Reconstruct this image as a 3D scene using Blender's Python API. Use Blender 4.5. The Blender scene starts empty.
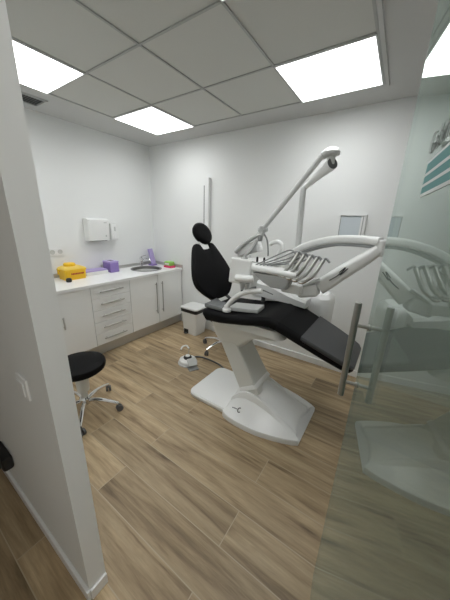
import bpy, bmesh, math, random
from mathutils import Vector, Matrix
random.seed(7)
C = bpy.context.scene.collection
PI = math.pi
V = Vector

# ------------------------------------------------------------------ materials
def mat(name, col, rough=0.5, metal=0.0, coat=0.0, noise=0.0, scale=40, bump=0.0, spec=0.5):
    m = bpy.data.materials.new(name); m.use_nodes = True
    nt = m.node_tree; b = nt.nodes['Principled BSDF']
    b.inputs['Roughness'].default_value = rough
    b.inputs['Metallic'].default_value = metal
    b.inputs['Coat Weight'].default_value = coat
    b.inputs['Specular IOR Level'].default_value = spec
    co = nt.nodes.new('ShaderNodeTexCoord')
    no = nt.nodes.new('ShaderNodeTexNoise'); no.inputs['Scale'].default_value = scale
    no.inputs['Detail'].default_value = 3
    nt.links.new(co.outputs['Object'], no.inputs['Vector'])
    mx = nt.nodes.new('ShaderNodeMix'); mx.data_type = 'RGBA'
    c = V(col)
    mx.inputs['A'].default_value = (*(c * (1 - noise)), 1)
    mx.inputs['B'].default_value = (*[min(1, v * (1 + noise)) for v in col], 1)
    nt.links.new(no.outputs['Fac'], mx.inputs['Factor'])
    nt.links.new(mx.outputs['Result'], b.inputs['Base Color'])
    if bump:
        bp = nt.nodes.new('ShaderNodeBump'); bp.inputs['Strength'].default_value = bump
        bp.inputs['Distance'].default_value = 0.002
        nt.links.new(no.outputs['Fac'], bp.inputs['Height'])
        nt.links.new(bp.outputs['Normal'], b.inputs['Normal'])
    return m

M = {}
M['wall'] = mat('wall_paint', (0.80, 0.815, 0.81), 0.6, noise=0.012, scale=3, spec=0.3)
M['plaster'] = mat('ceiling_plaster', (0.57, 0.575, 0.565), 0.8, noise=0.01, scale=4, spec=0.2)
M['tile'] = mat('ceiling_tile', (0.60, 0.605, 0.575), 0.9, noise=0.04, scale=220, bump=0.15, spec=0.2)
M['grid'] = mat('ceiling_grid', (0.42, 0.43, 0.42), 0.6)
M['trim'] = mat('white_trim', (0.80, 0.81, 0.81), 0.4)
M['white'] = mat('white_plastic', (0.80, 0.81, 0.80), 0.3, coat=0.2, noise=0.01)
M['enamel'] = mat('white_enamel', (0.82, 0.83, 0.82), 0.34, coat=0.12, noise=0.008)
M['cream'] = mat('pale_shell', (0.70, 0.71, 0.68), 0.35)
M['lightgrey'] = mat('light_grey_plastic', (0.52, 0.53, 0.52), 0.35)
M['shadegrey'] = mat('underside_shade_grey', (0.38, 0.39, 0.385), 0.4)  # darker grey carries the shadow under the instrument tray in its colour
M['grey'] = mat('grey_plastic', (0.28, 0.29, 0.29), 0.4)
M['darkgrey'] = mat('dark_grey_plastic', (0.09, 0.095, 0.095), 0.4)
M['black'] = mat('black_leather', (0.006, 0.006, 0.0065), 0.55, noise=0.1, scale=160, bump=0.06, spec=0.10)
M['blackp'] = mat('black_plastic', (0.012, 0.012, 0.013), 0.4)
M['cover'] = mat('dark_glossy_cover', (0.050, 0.052, 0.054), 0.38, noise=0.1, scale=12)
M['steel'] = mat('brushed_steel', (0.55, 0.55, 0.54), 0.32, metal=1.0, noise=0.05, scale=60)
M['darksteel'] = mat('satin_handle_steel', (0.42, 0.42, 0.40), 0.38, metal=1.0, noise=0.06, scale=50)
M['sinksteel'] = mat('sink_steel', (0.24, 0.24, 0.23), 0.4, metal=0.9)
M['chrome'] = mat('chrome', (0.80, 0.80, 0.80), 0.12, metal=1.0)
M['alu'] = mat('satin_aluminium', (0.55, 0.55, 0.53), 0.4, metal=0.7, noise=0.04)
M['laminate'] = mat('white_gloss_laminate', (0.84, 0.85, 0.84), 0.12, coat=0.5, noise=0.006)
M['carcass'] = mat('cabinet_carcass', (0.45, 0.45, 0.44), 0.6)
M['counter'] = mat('white_worktop', (0.84, 0.85, 0.85), 0.3, noise=0.01)
M['yellow'] = mat('yellow_plastic', (0.85, 0.52, 0.012), 0.4, noise=0.03)
M['yellowlid'] = mat('pale_yellow_plastic', (0.86, 0.62, 0.12), 0.4, noise=0.03)
M['red'] = mat('red_print', (0.45, 0.03, 0.02), 0.5)
M['purple'] = mat('purple_plastic', (0.27, 0.19, 0.48), 0.4, noise=0.06)
M['lilac'] = mat('lilac_plastic', (0.44, 0.36, 0.66), 0.4, noise=0.04)
M['darkpurple'] = mat('dark_purple_glass', (0.05, 0.02, 0.06), 0.25)
M['pink'] = mat('pink_print', (0.72, 0.06, 0.16), 0.5)
M['green'] = mat('green_print', (0.30, 0.60, 0.12), 0.5)
M['card'] = mat('white_card', (0.80, 0.80, 0.78), 0.6)
M['bluepanel'] = mat('pale_blue_panel', (0.60, 0.66, 0.70), 0.25, noise=0.02)
M['print'] = mat('dark_print', (0.04, 0.045, 0.05), 0.5)
M['hose'] = mat('grey_hose', (0.24, 0.25, 0.25), 0.45)
M['lampgrey'] = mat('lamp_grey_enamel', (0.60, 0.61, 0.60), 0.35)
M['teal'] = mat('teal_vinyl', (0.10, 0.31, 0.31), 0.6)
M['vinyl'] = mat('white_vinyl', (0.75, 0.80, 0.79), 0.6)
M['greyvinyl'] = mat('grey_vinyl', (0.26, 0.28, 0.28), 0.6)
M['switch'] = mat('switch_plastic', (0.82, 0.83, 0.83), 0.35)
M['film'] = mat('silvery_plastic_film', (0.20, 0.21, 0.21), 0.25, noise=0.25, scale=25)
M['rubber'] = mat('grey_rubber', (0.10, 0.10, 0.10), 0.6)

def emission(name, col, strength):
    m = bpy.data.materials.new(name); m.use_nodes = True
    nt = m.node_tree; nt.nodes.remove(nt.nodes['Principled BSDF'])
    e = nt.nodes.new('ShaderNodeEmission')
    e.inputs['Color'].default_value = (*col, 1); e.inputs['Strength'].default_value = strength
    ge = nt.nodes.new('ShaderNodeNewGeometry'); dp = nt.nodes.new('ShaderNodeVectorMath'); dp.operation = 'DOT_PRODUCT'
    nt.links.new(ge.outputs['Normal'], dp.inputs[0]); nt.links.new(ge.outputs['Incoming'], dp.inputs[1])
    mr = nt.nodes.new('ShaderNodeMapRange'); mr.inputs['To Min'].default_value = strength * 0.25; mr.inputs['To Max'].default_value = strength
    nt.links.new(dp.outputs['Value'], mr.inputs['Value']); nt.links.new(mr.outputs[0], e.inputs['Strength'])
    nt.links.new(e.outputs[0], nt.nodes['Material Output'].inputs['Surface'])
    return m
M['led'] = emission('led_diffuser', (0.98, 0.99, 0.985), 10.8)

def glass_mat():
    m = bpy.data.materials.new('green_tinted_glass'); m.use_nodes = True
    nt = m.node_tree; nt.nodes.remove(nt.nodes['Principled BSDF'])
    N = nt.nodes.new; L = nt.links.new
    fr = N('ShaderNodeFresnel'); fr.inputs['IOR'].default_value = 1.75
    ge = N('ShaderNodeNewGeometry')
    inv = N('ShaderNodeMath'); inv.operation = 'SUBTRACT'; inv.inputs[0].default_value = 1.0
    L(ge.outputs['Backfacing'], inv.inputs[1])
    mu = N('ShaderNodeMath'); mu.operation = 'MULTIPLY'
    L(fr.outputs[0], mu.inputs[0]); L(inv.outputs[0], mu.inputs[1])
    tr = N('ShaderNodeBsdfTransparent'); tr.inputs['Color'].default_value = (0.52, 0.57, 0.54, 1)
    gl = N('ShaderNodeBsdfGlossy'); gl.inputs['Roughness'].default_value = 0.0
    gl.inputs['Color'].default_value = (0.88, 0.95, 0.92, 1)
    mx = N('ShaderNodeMixShader')
    L(mu.outputs[0], mx.inputs[0]); L(tr.outputs[0], mx.inputs[1]); L(gl.outputs[0], mx.inputs[2])
    df = N('ShaderNodeBsdfDiffuse'); df.inputs['Color'].default_value = (0.60, 0.72, 0.65, 1)
    dm = N('ShaderNodeMath'); dm.operation = 'MULTIPLY'; dm.inputs[1].default_value = 0.15; L(inv.outputs[0], dm.inputs[0])
    m2 = N('ShaderNodeMixShader'); L(dm.outputs[0], m2.inputs[0]); L(mx.outputs[0], m2.inputs[1]); L(df.outputs[0], m2.inputs[2])
    L(m2.outputs[0], nt.nodes['Material Output'].inputs['Surface'])
    return m
M['glass'] = glass_mat()
M['glassedge'] = mat('green_glass_edge', (0.16, 0.27, 0.25), 0.15)

def floor_mat():
    m = bpy.data.materials.new('wood_look_planks'); m.use_nodes = True
    nt = m.node_tree; b = nt.nodes['Principled BSDF']; N = nt.nodes.new; L = nt.links.new
    co = N('ShaderNodeTexCoord')
    mp = N('ShaderNodeMapping'); mp.inputs['Location'].default_value = (0.36, 0.075, 0)
    L(co.outputs['Object'], mp.inputs['Vector'])
    br = N('ShaderNodeTexBrick'); br.offset = 0.37; br.offset_frequency = 2; br.squash = 1.0
    br.inputs['Scale'].default_value = 1.0
    br.inputs['Brick Width'].default_value = 1.2; br.inputs['Row Height'].default_value = 0.2
    br.inputs['Mortar Size'].default_value = 0.0026; br.inputs['Mortar Smooth'].default_value = 0.2
    br.inputs['Bias'].default_value = 0.0
    br.inputs['Color1'].default_value = (0, 0, 0, 1); br.inputs['Color2'].default_value = (1, 1, 1, 1)
    br.inputs['Mortar'].default_value = (0.5, 0.5, 0.5, 1)
    L(mp.outputs[0], br.inputs['Vector'])
    # grain coordinates: stretched along the plank, shifted plank by plank
    sc = N('ShaderNodeVectorMath'); sc.operation = 'MULTIPLY'; sc.inputs[1].default_value = (1.0, 12.0, 1)
    L(mp.outputs[0], sc.inputs[0])
    sh = N('ShaderNodeVectorMath'); sh.operation = 'MULTIPLY'; sh.inputs[1].default_value = (37.0, 53.0, 11.0)
    L(br.outputs['Color'], sh.inputs[0])
    ad = N('ShaderNodeVectorMath'); ad.operation = 'ADD'
    L(sc.outputs[0], ad.inputs[0]); L(sh.outputs[0], ad.inputs[1])
    n1 = N('ShaderNodeTexNoise'); n1.inputs['Scale'].default_value = 1.5; n1.inputs['Detail'].default_value = 5
    n1.inputs['Roughness'].default_value = 0.55; n1.inputs['Distortion'].default_value = 0.7
    L(ad.outputs[0], n1.inputs['Vector'])
    n2 = N('ShaderNodeTexNoise'); n2.inputs['Scale'].default_value = 7.0; n2.inputs['Detail'].default_value = 6
    n2.inputs['Roughness'].default_value = 0.65
    L(ad.outputs[0], n2.inputs['Vector'])
    cr = N('ShaderNodeValToRGB'); e = cr.color_ramp.elements
    e[0].position = 0.27; e[0].color = (0.155, 0.106, 0.060, 1)
    e[1].position = 0.72; e[1].color = (0.52, 0.405, 0.255, 1)
    x = cr.color_ramp.elements.new(0.40); x.color = (0.315, 0.230, 0.135, 1)
    x = cr.color_ramp.elements.new(0.52); x.color = (0.41, 0.307, 0.185, 1)
    L(n1.outputs['Fac'], cr.inputs['Fac'])
    mr = N('ShaderNodeMapRange'); mr.inputs['From Min'].default_value = 0.3; mr.inputs['From Max'].default_value = 0.7
    mr.inputs['To Min'].default_value = 0.82; mr.inputs['To Max'].default_value = 1.14
    L(n2.outputs['Fac'], mr.inputs['Value'])
    pr = N('ShaderNodeMapRange'); pr.inputs['To Min'].default_value = 0.80; pr.inputs['To Max'].default_value = 1.16
    L(br.outputs['Color'], pr.inputs['Value'])
    mm = N('ShaderNodeMath'); mm.operation = 'MULTIPLY'; L(mr.outputs[0], mm.inputs[0]); L(pr.outputs[0], mm.inputs[1])
    vm = N('ShaderNodeVectorMath'); vm.operation = 'SCALE'
    L(cr.outputs['Color'], vm.inputs[0]); L(mm.outputs[0], vm.inputs['Scale'])
    mo = N('ShaderNodeMix'); mo.data_type = 'RGBA'; mo.inputs['B'].default_value = (0.44, 0.36, 0.25, 1)
    L(br.outputs['Fac'], mo.inputs['Factor']); L(vm.outputs[0], mo.inputs['A'])
    L(mo.outputs['Result'], b.inputs['Base Color'])
    b.inputs['Roughness'].default_value = 0.45; b.inputs['Specular IOR Level'].default_value = 0.35
    bp = N('ShaderNodeBump'); bp.inputs['Strength'].default_value = 0.12; bp.inputs['Distance'].default_value = 0.002
    L(n2.outputs['Fac'], bp.inputs['Height']); L(bp.outputs[0], b.inputs['Normal'])
    return m
M['floor'] = floor_mat()

# ------------------------------------------------------------------ mesh helpers (world coordinates)
def nb(): return bmesh.new()
def cr_path(pts, n=8):
    pts = [V(p) for p in pts]
    if len(pts) < 3: return pts
    out = []
    for i in range(len(pts) - 1):
        p0 = pts[i - 1] if i else pts[i] * 2 - pts[i + 1]
        p1, p2 = pts[i], pts[i + 1]
        p3 = pts[i + 2] if i + 2 < len(pts) else p2 * 2 - p1
        for k in range(n):
            t = k / n
            out.append(0.5 * ((2 * p1) + (p2 - p0) * t + (2 * p0 - 5 * p1 + 4 * p2 - p3) * t * t + (3 * p1 - p0 - 3 * p2 + p3) * t ** 3))
    out.append(pts[-1]); return out
def loft(bm, rings, cap=True):
    vs = [[bm.verts.new(p) for p in r] for r in rings]
    n = len(vs[0])
    for a, b in zip(vs, vs[1:]):
        for i in range(n):
            j = (i + 1) % n
            bm.faces.new((a[i], a[j], b[j], b[i]))
    if cap:
        bm.faces.new(list(reversed(vs[0]))); bm.faces.new(vs[-1])
    return bm
def tube(bm, pts, r, seg=12, smooth=True, flat=1.0, up=None):
    path = cr_path(pts) if smooth else [V(p) for p in pts]
    m = len(path); radii = r if isinstance(r, (list, tuple)) else [r, r]
    t0 = (path[1] - path[0]).normalized()
    ref = V(up) if up else (V((0, 0, 1)) if abs(t0.z) < 0.9 else V((1, 0, 0)))
    side = t0.cross(ref).normalized()
    rings = []
    for i, p in enumerate(path):
        t = (path[min(i + 1, m - 1)] - path[max(i - 1, 0)]).normalized()
        side = (side - t * side.dot(t)).normalized(); nrm = side.cross(t).normalized()
        f = i / (m - 1) * (len(radii) - 1); k = min(int(f), len(radii) - 2); rr = radii[k] + (radii[k + 1] - radii[k]) * (f - k)
        rings.append([p + side * math.cos(2 * PI * q / seg) * rr * flat + nrm * math.sin(2 * PI * q / seg) * rr for q in range(seg)])
    return loft(bm, rings)
def box(bm, x0, x1, y0, y1, z0, z1, bev=0.0, seg=2, mtx=None):
    t = bmesh.new(); bmesh.ops.create_cube(t, size=1)
    for v in t.verts: v.co = V(((x0 + x1) / 2 + v.co.x * (x1 - x0), (y0 + y1) / 2 + v.co.y * (y1 - y0), (z0 + z1) / 2 + v.co.z * (z1 - z0)))
    if bev: bmesh.ops.bevel(t, geom=t.edges[:], offset=bev, segments=seg, profile=0.5, affect='EDGES')
    return merge(bm, t, mtx)
def merge(bm, t, mtx=None):
    if mtx: bmesh.ops.transform(t, matrix=mtx, verts=t.verts[:])
    me = bpy.data.meshes.new('tmp'); t.to_mesh(me); t.free(); bm.from_mesh(me); bpy.data.meshes.remove(me); return bm
def lathe(bm, prof, center=(0, 0, 0), axis=(0, 0, 1), seg=32, sx=1.0, sy=1.0):
    q = V((0, 0, 1)).rotation_difference(V(axis).normalized()).to_matrix()
    rings = [[V(center) + q @ V((r * sx * math.cos(2 * PI * k / seg), r * sy * math.sin(2 * PI * k / seg), z)) for k in range(seg)] for r, z in prof]
    return loft(bm, rings)
def rr_ring(cx, cy, hx, hy, rad, z, n=5):
    pts = []
    for sx, sy, a0 in ((1, 1, 0), (-1, 1, PI / 2), (-1, -1, PI), (1, -1, 1.5 * PI)):
        for k in range(n):
            a = a0 + PI / 2 * k / (n - 1)
            pts.append(V((cx + sx * (hx - rad) + rad * math.cos(a), cy + sy * (hy - rad) + rad * math.sin(a), z)))
    return pts
def pad(bm, outline, to3, thick, edge=0.02, grow=1.0, puff=0.012):
    """cushion from a 2D outline: rounded rim, slightly domed faces. to3(u, v, w) -> world"""
    cu = sum(p[0] for p in outline) / len(outline); cv = sum(p[1] for p in outline) / len(outline)
    def ring(s, w): return [to3(cu + (u - cu) * s, cv + (v - cv) * s, w) for u, v in outline]
    h = thick / 2; e = edge
    size = max(max(abs(u - cu) for u, v in outline), max(abs(v - cv) for u, v in outline))
    k = lambda d: 1 - d / size
    rings = [ring(0.25, -h - puff), ring(0.7, -h - puff * 0.6), ring(k(e), -h), ring(k(e * 0.35), -h + e * 0.35), ring(1, -h + e),
             ring(1, h - e), ring(k(e * 0.35), h - e * 0.35), ring(k(e), h), ring(0.7, h + puff * 0.6), ring(0.25, h + puff)]
    return loft(bm, rings)
def smooth_outline(pts, n=6):
    P = [V((a, b, 0)) for a, b in pts]; m = len(P); out = []
    for i in range(m):
        p0, p1, p2, p3 = P[i - 1], P[i], P[(i + 1) % m], P[(i + 2) % m]
        for k in range(n):
            t = k / n
            q = 0.5 * ((2 * p1) + (p2 - p0) * t + (2 * p0 - 5 * p1 + 4 * p2 - p3) * t * t + (3 * p1 - p0 - 3 * p2 + p3) * t ** 3)
            out.append((q.x, q.y))
    return out

def wloc(o):
    v = V((0, 0, 0))
    while o: v += o.location; o = o.parent
    return v
def obj(name, bm, m, parent=None, label=None, angle=35, **props):
    me = bpy.data.meshes.new(name)
    bmesh.ops.recalc_face_normals(bm, faces=bm.faces[:])
    o = bpy.data.objects.new(name, me); C.objects.link(o)
    if parent:
        bmesh.ops.translate(bm, verts=bm.verts[:], vec=-wloc(parent)); o.parent = parent
    else:
        xs = [v.co.x for v in bm.verts]; ys = [v.co.y for v in bm.verts]; zs = [v.co.z for v in bm.verts]
        if props.get('kind') != 'structure':
            c = V(((min(xs) + max(xs)) / 2, (min(ys) + max(ys)) / 2, min(zs)))
            bmesh.ops.translate(bm, verts=bm.verts[:], vec=-c); o.location = c
    bm.to_mesh(me); bm.free()
    for p in me.polygons: p.use_smooth = True
    me.set_sharp_from_angle(angle=math.radians(angle))
    for mm in (m if isinstance(m, (list, tuple)) else [m]): me.materials.append(M[mm])
    wn = o.modifiers.new('weighted_normals', 'WEIGHTED_NORMAL'); wn.keep_sharp = True
    if label: o['label'] = label
    for k, v in props.items(): o[k] = v
    return o
def thing(name, label, cat, loc, group=None):
    o = bpy.data.objects.new(name, None); C.objects.link(o)
    o.location = loc; o.empty_display_size = 0.05
    o['label'] = label; o['category'] = cat
    if group: o['group'] = group
    return o
def dup(root, loc, label=None):
    r = root.copy(); C.objects.link(r); r.location = loc
    if label: r['label'] = label
    for ch in list(root.children):
        c = ch.copy(); C.objects.link(c); c.parent = r
        for g in list(ch.children):
            d = g.copy(); C.objects.link(d); d.parent = c
    return r
def B(*a, **k): return box(nb(), *a, **k)
def T(*a, **k): return tube(nb(), *a, **k)
def struct(name, bm, m): return obj(name, bm, m, kind='structure')
def aim(cx, cy, cz, rz=0, ry=0, rx=0):
    return Matrix.Translation((cx, cy, cz)) @ Matrix.Rotation(rz, 4, 'Z') @ Matrix.Rotation(ry, 4, 'Y') @ Matrix.Rotation(rx, 4, 'X')

# ------------------------------------------------------------------ camera
cam = bpy.data.cameras.new('camera'); co = bpy.data.objects.new('camera', cam); C.objects.link(co)
Rr = V((0.8270361922, 0.5612499235, 0.0317751484)); Ru = V((-0.1934024976, 0.2310060075, 0.9535364169)); Rf = V((-0.5278319910, 0.7947545205, -0.2995974658))
mw = Matrix((Rr, Ru, -Rf)).transposed().to_4x4(); mw.translation = V((3.2521216, -2.7814478, 1.5733822))
co.matrix_world = mw
cam.sensor_fit = 'VERTICAL'; cam.sensor_height = 36; cam.lens = 36 * 251.255 / 600
cam.clip_start = 0.01
bpy.context.scene.camera = co

# ------------------------------------------------------------------ room
H = 2.56; RX = 4.3; YW0, YW1 = -2.54, -2.468; XW = 2.45
XM, Y0, TS = 0.543, -0.925, 0.6
struct('floor', B(-1.2, 4.6, -4.4, 0.12, -0.1, 0.0), 'floor')
struct('wall_left', B(-0.12, 0.0, YW1, 0.12, 0, H), 'wall')
struct('wall_back', B(0.0, RX, 0.0, 0.12, 0, H), 'wall')
struct('wall_right', B(RX, RX + 0.12, -2.70, 0.12, 0, H), 'wall')
fw = nb(); box(fw, -1.2, XW, YW0, YW1, 0, H); box(fw, XW, 3.36, YW0, YW1, 2.16, H)
struct('wall_front', fw, 'wall')
struct('wall_front_right', B(3.36, RX, -2.80, -2.70, 0, H), 'wall')
struct('wall_corridor_right', B(RX, RX + 0.12, -4.4, -2.70, 0, H), 'wall')
struct('wall_corridor_back', B(-1.2, RX, -4.5, -4.4, 0, H), 'wall')
struct('wall_corridor_left', B(-1.3, -1.2, -4.4, YW1, 0, H), 'wall')
# ceiling: plaster border, sunk tiles, metal grid
gx0, gx1 = XM, XM + 4 * TS; gy1 = Y0 + TS; gy0 = YW1
ce = nb()
box(ce, -0.12, gx0, YW1, 0.12, H, H + 0.1); box(ce, gx1, RX + 0.12, YW1, 0.12, H, H + 0.1)
box(ce, gx0, gx1, gy1, 0.12, H, H + 0.1)
box(ce, -1.3, RX + 0.1, -4.5, YW1, H, H + 0.1)
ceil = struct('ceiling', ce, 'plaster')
tl = nb()
rows = [gy1 - TS * k for k in range(5)]
lights_at = {(0, 1), (0, 3), (3, 1)}
for i in range(4):
    for k, yt in enumerate(rows[:-1]):
        yb = max(yt - TS, gy0)
        box(tl, XM + i * TS, XM + (i + 1) * TS, yb, yt, H + 0.004, H + 0.03)
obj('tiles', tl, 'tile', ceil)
gr = nb()
for i in range(5): box(gr, XM + i * TS - 0.007, XM + i * TS + 0.007, gy0, gy1 + 0.007, H - 0.003, H + 0.006)
for yt in rows[:-1]: box(gr, gx0, gx1, yt - 0.007, yt + 0.007, H - 0.003, H + 0.006)
obj('grid', gr, 'grid', ceil)
et = nb(); box(et, gx1 + 0.012, gx1 + 0.034, gy0, gy1 + 0.03, H - 0.012, H + 0.002, 0.003); 
struct('trim_1', et, 'plaster')
struct('baseboard_back', B(1.2, RX, -0.014, 0.0, 0, 0.075, 0.003), 'trim')
struct('baseboard_left', B(0.0, 0.014, YW1, -2.2, 0, 0.075, 0.003), 'trim')
struct('baseboard_corridor', B(-1.2, XW + 0.006, YW0 - 0.014, YW0, 0, 0.06, 0.003), 'trim')
struct('baseboard_jamb', B(XW, XW + 0.012, YW0, YW1, 0, 0.06, 0.003), 'trim')

# lights in the ceiling
def ceiling_light(i, j, label):
    x0, y0 = XM + i * TS, Y0 + j * TS
    t = thing('ceiling_light', label, 'ceiling light', (x0 + TS / 2, y0 + TS / 2, H - 0.008), 'ceiling light panels')
    f = nb(); a = 0.0035; b = 0.007; s = TS
    box(f, x0 + a, x0 + s - a, y0 + a, y0 + a + b, H - 0.008, H + 0.004); box(f, x0 + a, x0 + s - a, y0 + s - a - b, y0 + s - a, H - 0.008, H + 0.004)
    box(f, x0 + a, x0 + a + b, y0 + a + b, y0 + s - a - b, H - 0.008, H + 0.004); box(f, x0 + s - a - b, x0 + s - a, y0 + a + b, y0 + s - a - b, H - 0.008, H + 0.004)
    obj('frame', f, 'trim', t)
    obj('diffuser', B(x0 + a + b, x0 + s - a - b, y0 + a + b, y0 + s - a - b, H - 0.006, H + 0.003), 'led', t)
ceiling_light(0, 0, 'square lit ceiling panel nearest the corner where the two white walls meet')
ceiling_light(0, -2, 'square lit ceiling panel partly cut off by the grey door jamb at left')
ceiling_light(3, -2, 'unseen square ceiling panel closest to the doorway, added to light the chair base and floor')  # out-of-view panel added on the grid to light chair base and floor
ceiling_light(3, 0, 'square lit ceiling panel over the foot of the dental chair, beside the glass door')
t = thing('ceiling_vent', 'small dark grey ceiling vent beside the lit panel near the door jamb', 'vent', (0.27, -1.56, H - 0.012))
f = nb(); box(f, 0.16, 0.38, -1.66, -1.645, H - 0.012, H); box(f, 0.16, 0.38, -1.475, -1.46, H - 0.012, H); box(f, 0.16, 0.175, -1.645, -1.475, H - 0.012, H); box(f, 0.365, 0.38, -1.645, -1.475, H - 0.012, H)
obj('frame', f, 'lightgrey', t)
f = nb()
for k in range(8): box(f, 0.172, 0.368, -0.009, 0.009, -0.001, 0.001, mtx=Matrix.Translation((0, -1.632 + k * 0.021, H - 0.006)) @ Matrix.Rotation(0.6, 4, 'X'))
obj('louvre', f, 'grey', t)
obj('backing', B(0.17, 0.37, -1.65, -1.47, H - 0.0008, H - 0.0002), 'darkgrey', t)

# ------------------------------------------------------------------ cabinets along the left wall
XF = 0.60; KZ = 0.14; CZ0, CZ1 = 0.846, 0.876
def hbar(t, x, y0, y1, z):
    h = nb(); tube(h, [(x + 0.03, y0, z), (x + 0.03, y1, z)], 0.0075, 10, False)
    for y in (y0 + 0.03, y1 - 0.03): tube(h, [(x, y, z), (x + 0.03, y, z)], 0.004, 8, False)
    return obj('handle', h, 'darksteel', t)
def vbar(t, x, y, z0, z1):
    h = nb(); tube(h, [(x + 0.03, y, z0), (x + 0.03, y, z1)], 0.0065, 10, False)
    for z in (z0 + 0.03, z1 - 0.03): tube(h, [(x, y, z), (x + 0.03, y, z)], 0.004, 8, False)
    return obj('handle', h, 'darksteel', t)
def cabinet(name, label, y0, y1):
    t = thing(name, label, 'cabinet', (0.3, (y0 + y1) / 2, KZ), 'base cabinets under the worktop')
    obj('body', B(0.015, XF - 0.02, y0 + 0.001, y1 - 0.001, KZ, CZ0), 'carcass', t); return t
def front(t, name, y0, y1, z0, z1):
    return obj(name, B(XF - 0.0195, XF, y0 + 0.002, y1 - 0.002, z0 + 0.0015, z1 - 0.0015, 0.0015, 1), 'laminate', t)
t = cabinet('sink_cabinet', 'white gloss base cabinet with two doors under the sink', -0.93, -0.015)
d = front(t, 'door', -0.93, -0.478, KZ, CZ0 - 0.003); vbar(d, XF, -0.53, 0.30, 0.745)
d = front(t, 'door', -0.478, -0.015, KZ, CZ0 - 0.003); vbar(d, XF, -0.425, 0.30, 0.745)
t = cabinet('drawer_cabinet', 'white gloss base cabinet with five handled drawers in a column', -1.42, -0.93)
dh = (CZ0 - 0.003 - KZ) / 5
for k in range(5):
    d = front(t, 'drawer', -1.42, -0.93, KZ + k * dh, KZ + (k + 1) * dh); hbar(d, XF, -1.33, -1.04, KZ + (k + 0.55) * dh)
t = cabinet('door_cabinet', 'white gloss single door base cabinet partly hidden behind the door jamb', -1.90, -1.42)
d = front(t, 'door', -1.90, -1.42, KZ, CZ0 - 0.003)
h = nb(); tube(h, [(XF + 0.03, -1.735, 0.47), (XF + 0.03, -1.735, 0.60)], 0.008, 10, False)
for z in (0.49, 0.58): tube(h, [(XF, -1.735, z), (XF + 0.03, -1.735, z)], 0.004, 8, False)
obj('handle', h, 'steel', d)
t = cabinet('plain_cabinet', 'white base cabinet end section behind the grey door jamb', -2.2, -1.90)
front(t, 'door', -2.2, -1.90, KZ, CZ0 - 0.003)
obj('plinth', B(0.03, XF - 0.05, -2.2, -0.015, 0, KZ, 0.002), 'alu', label='grey satin metal plinth running under the white base cabinets', category='plinth')
# worktop with an oval hole for the sink
SX, SY, SR = 0.30, -0.42, 0.205
ct = nb()
X0_, X1_, Y0_, Y1_ = 0.012, XF + 0.02, -0.83, -0.012
angs = sorted([2 * PI * k / 48 + 0.013 for k in range(48)] + [math.atan2(yy - SY, xx - SX) % (2 * PI) for xx in (X0_, X1_) for yy in (Y0_, Y1_)])
NA = len(angs)
def ct_outer(a):
    c, q = math.cos(a), math.sin(a)
    tt = min(((X1_ - SX) if c > 0 else (SX - X0_)) / max(abs(c), 1e-6), ((Y1_ - SY) if q > 0 else (SY - Y0_)) / max(abs(q), 1e-6))
    return SX + c * tt, SY + q * tt
vv = []
for z in (CZ1, CZ0):
    vv += [ct.verts.new((*ct_outer(a), z)) for a in angs]
    vv += [ct.verts.new((SX + (SR - 0.004) * math.cos(a), SY + (SR - 0.004) * math.sin(a), z)) for a in angs]
for k in range(NA):
    j = (k + 1) % NA
    ct.faces.new((vv[k], vv[j], vv[NA + j], vv[NA + k])); ct.faces.new((vv[2 * NA + k], vv[2 * NA + j], vv[3 * NA + j], vv[3 * NA + k]))
    ct.faces.new((vv[k], vv[j], vv[2 * NA + j], vv[2 * NA + k])); ct.faces.new((vv[NA + k], vv[NA + j], vv[3 * NA + j], vv[3 * NA + k]))
box(ct, 0.012, XF + 0.02, -2.2, -0.83, CZ0, CZ1)
wt = obj('worktop', ct, 'counter', label='long white worktop running along the left wall over the cabinets', category='worktop')
up = nb(); box(up, 0.0005, 0.012, -2.2, -0.012, CZ1 - 0.03, CZ1 + 0.045, 0.002); box(up, 0.0005, XF + 0.02, -0.012, -0.0005, CZ1 - 0.03, CZ1 + 0.045, 0.002)
obj('upstand', up, 'alu', wt, label='low satin metal upstand strip')
t = thing('sink', 'round steel sink set into the white worktop', 'sink', (SX, SY, CZ1 - 0.15))
obj('basin', lathe(nb(), [(0.02, -0.152), (0.10, -0.15), (0.15, -0.135), (SR - 0.02, -0.08), (SR - 0.012, 0.0), (SR + 0.012, 0.003), (SR + 0.012, 0.006), (SR - 0.016, 0.006), (SR - 0.024, -0.08), (0.145, -0.13), (0.10, -0.146), (0.02, -0.148)], (SX, SY, CZ1), seg=48), 'sinksteel', t)
obj('drain', lathe(nb(), [(0.001, -0.146), (0.03, -0.146), (0.03, -0.141), (0.001, -0.14)], (SX, SY, CZ1), seg=20), 'chrome', t)
FX, FY = 0.062, -0.32
t = thing('faucet', 'small chrome tap standing behind the round sink', 'faucet', (FX, FY, CZ1))
obj('body', lathe(nb(), [(0.026, 0), (0.026, 0.006), (0.02, 0.012), (0.019, 0.10), (0.021, 0.104), (0.021, 0.13), (0.012, 0.138)], (FX, FY, CZ1), seg=20), 'chrome', t)
obj('spout', T([(FX, FY, CZ1 + 0.085), (FX + 0.06, FY + 0.02, CZ1 + 0.115), (FX + 0.13, FY + 0.04, CZ1 + 0.115), (FX + 0.15, FY + 0.045, CZ1 + 0.09)], 0.011, 10), 'chrome', t)
obj('lever', T([(FX, FY, CZ1 + 0.135), (FX + 0.03, FY + 0.01, CZ1 + 0.155), (FX + 0.09, FY + 0.03, CZ1 + 0.175)], [0.009, 0.005], 8), 'chrome', t)

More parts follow.
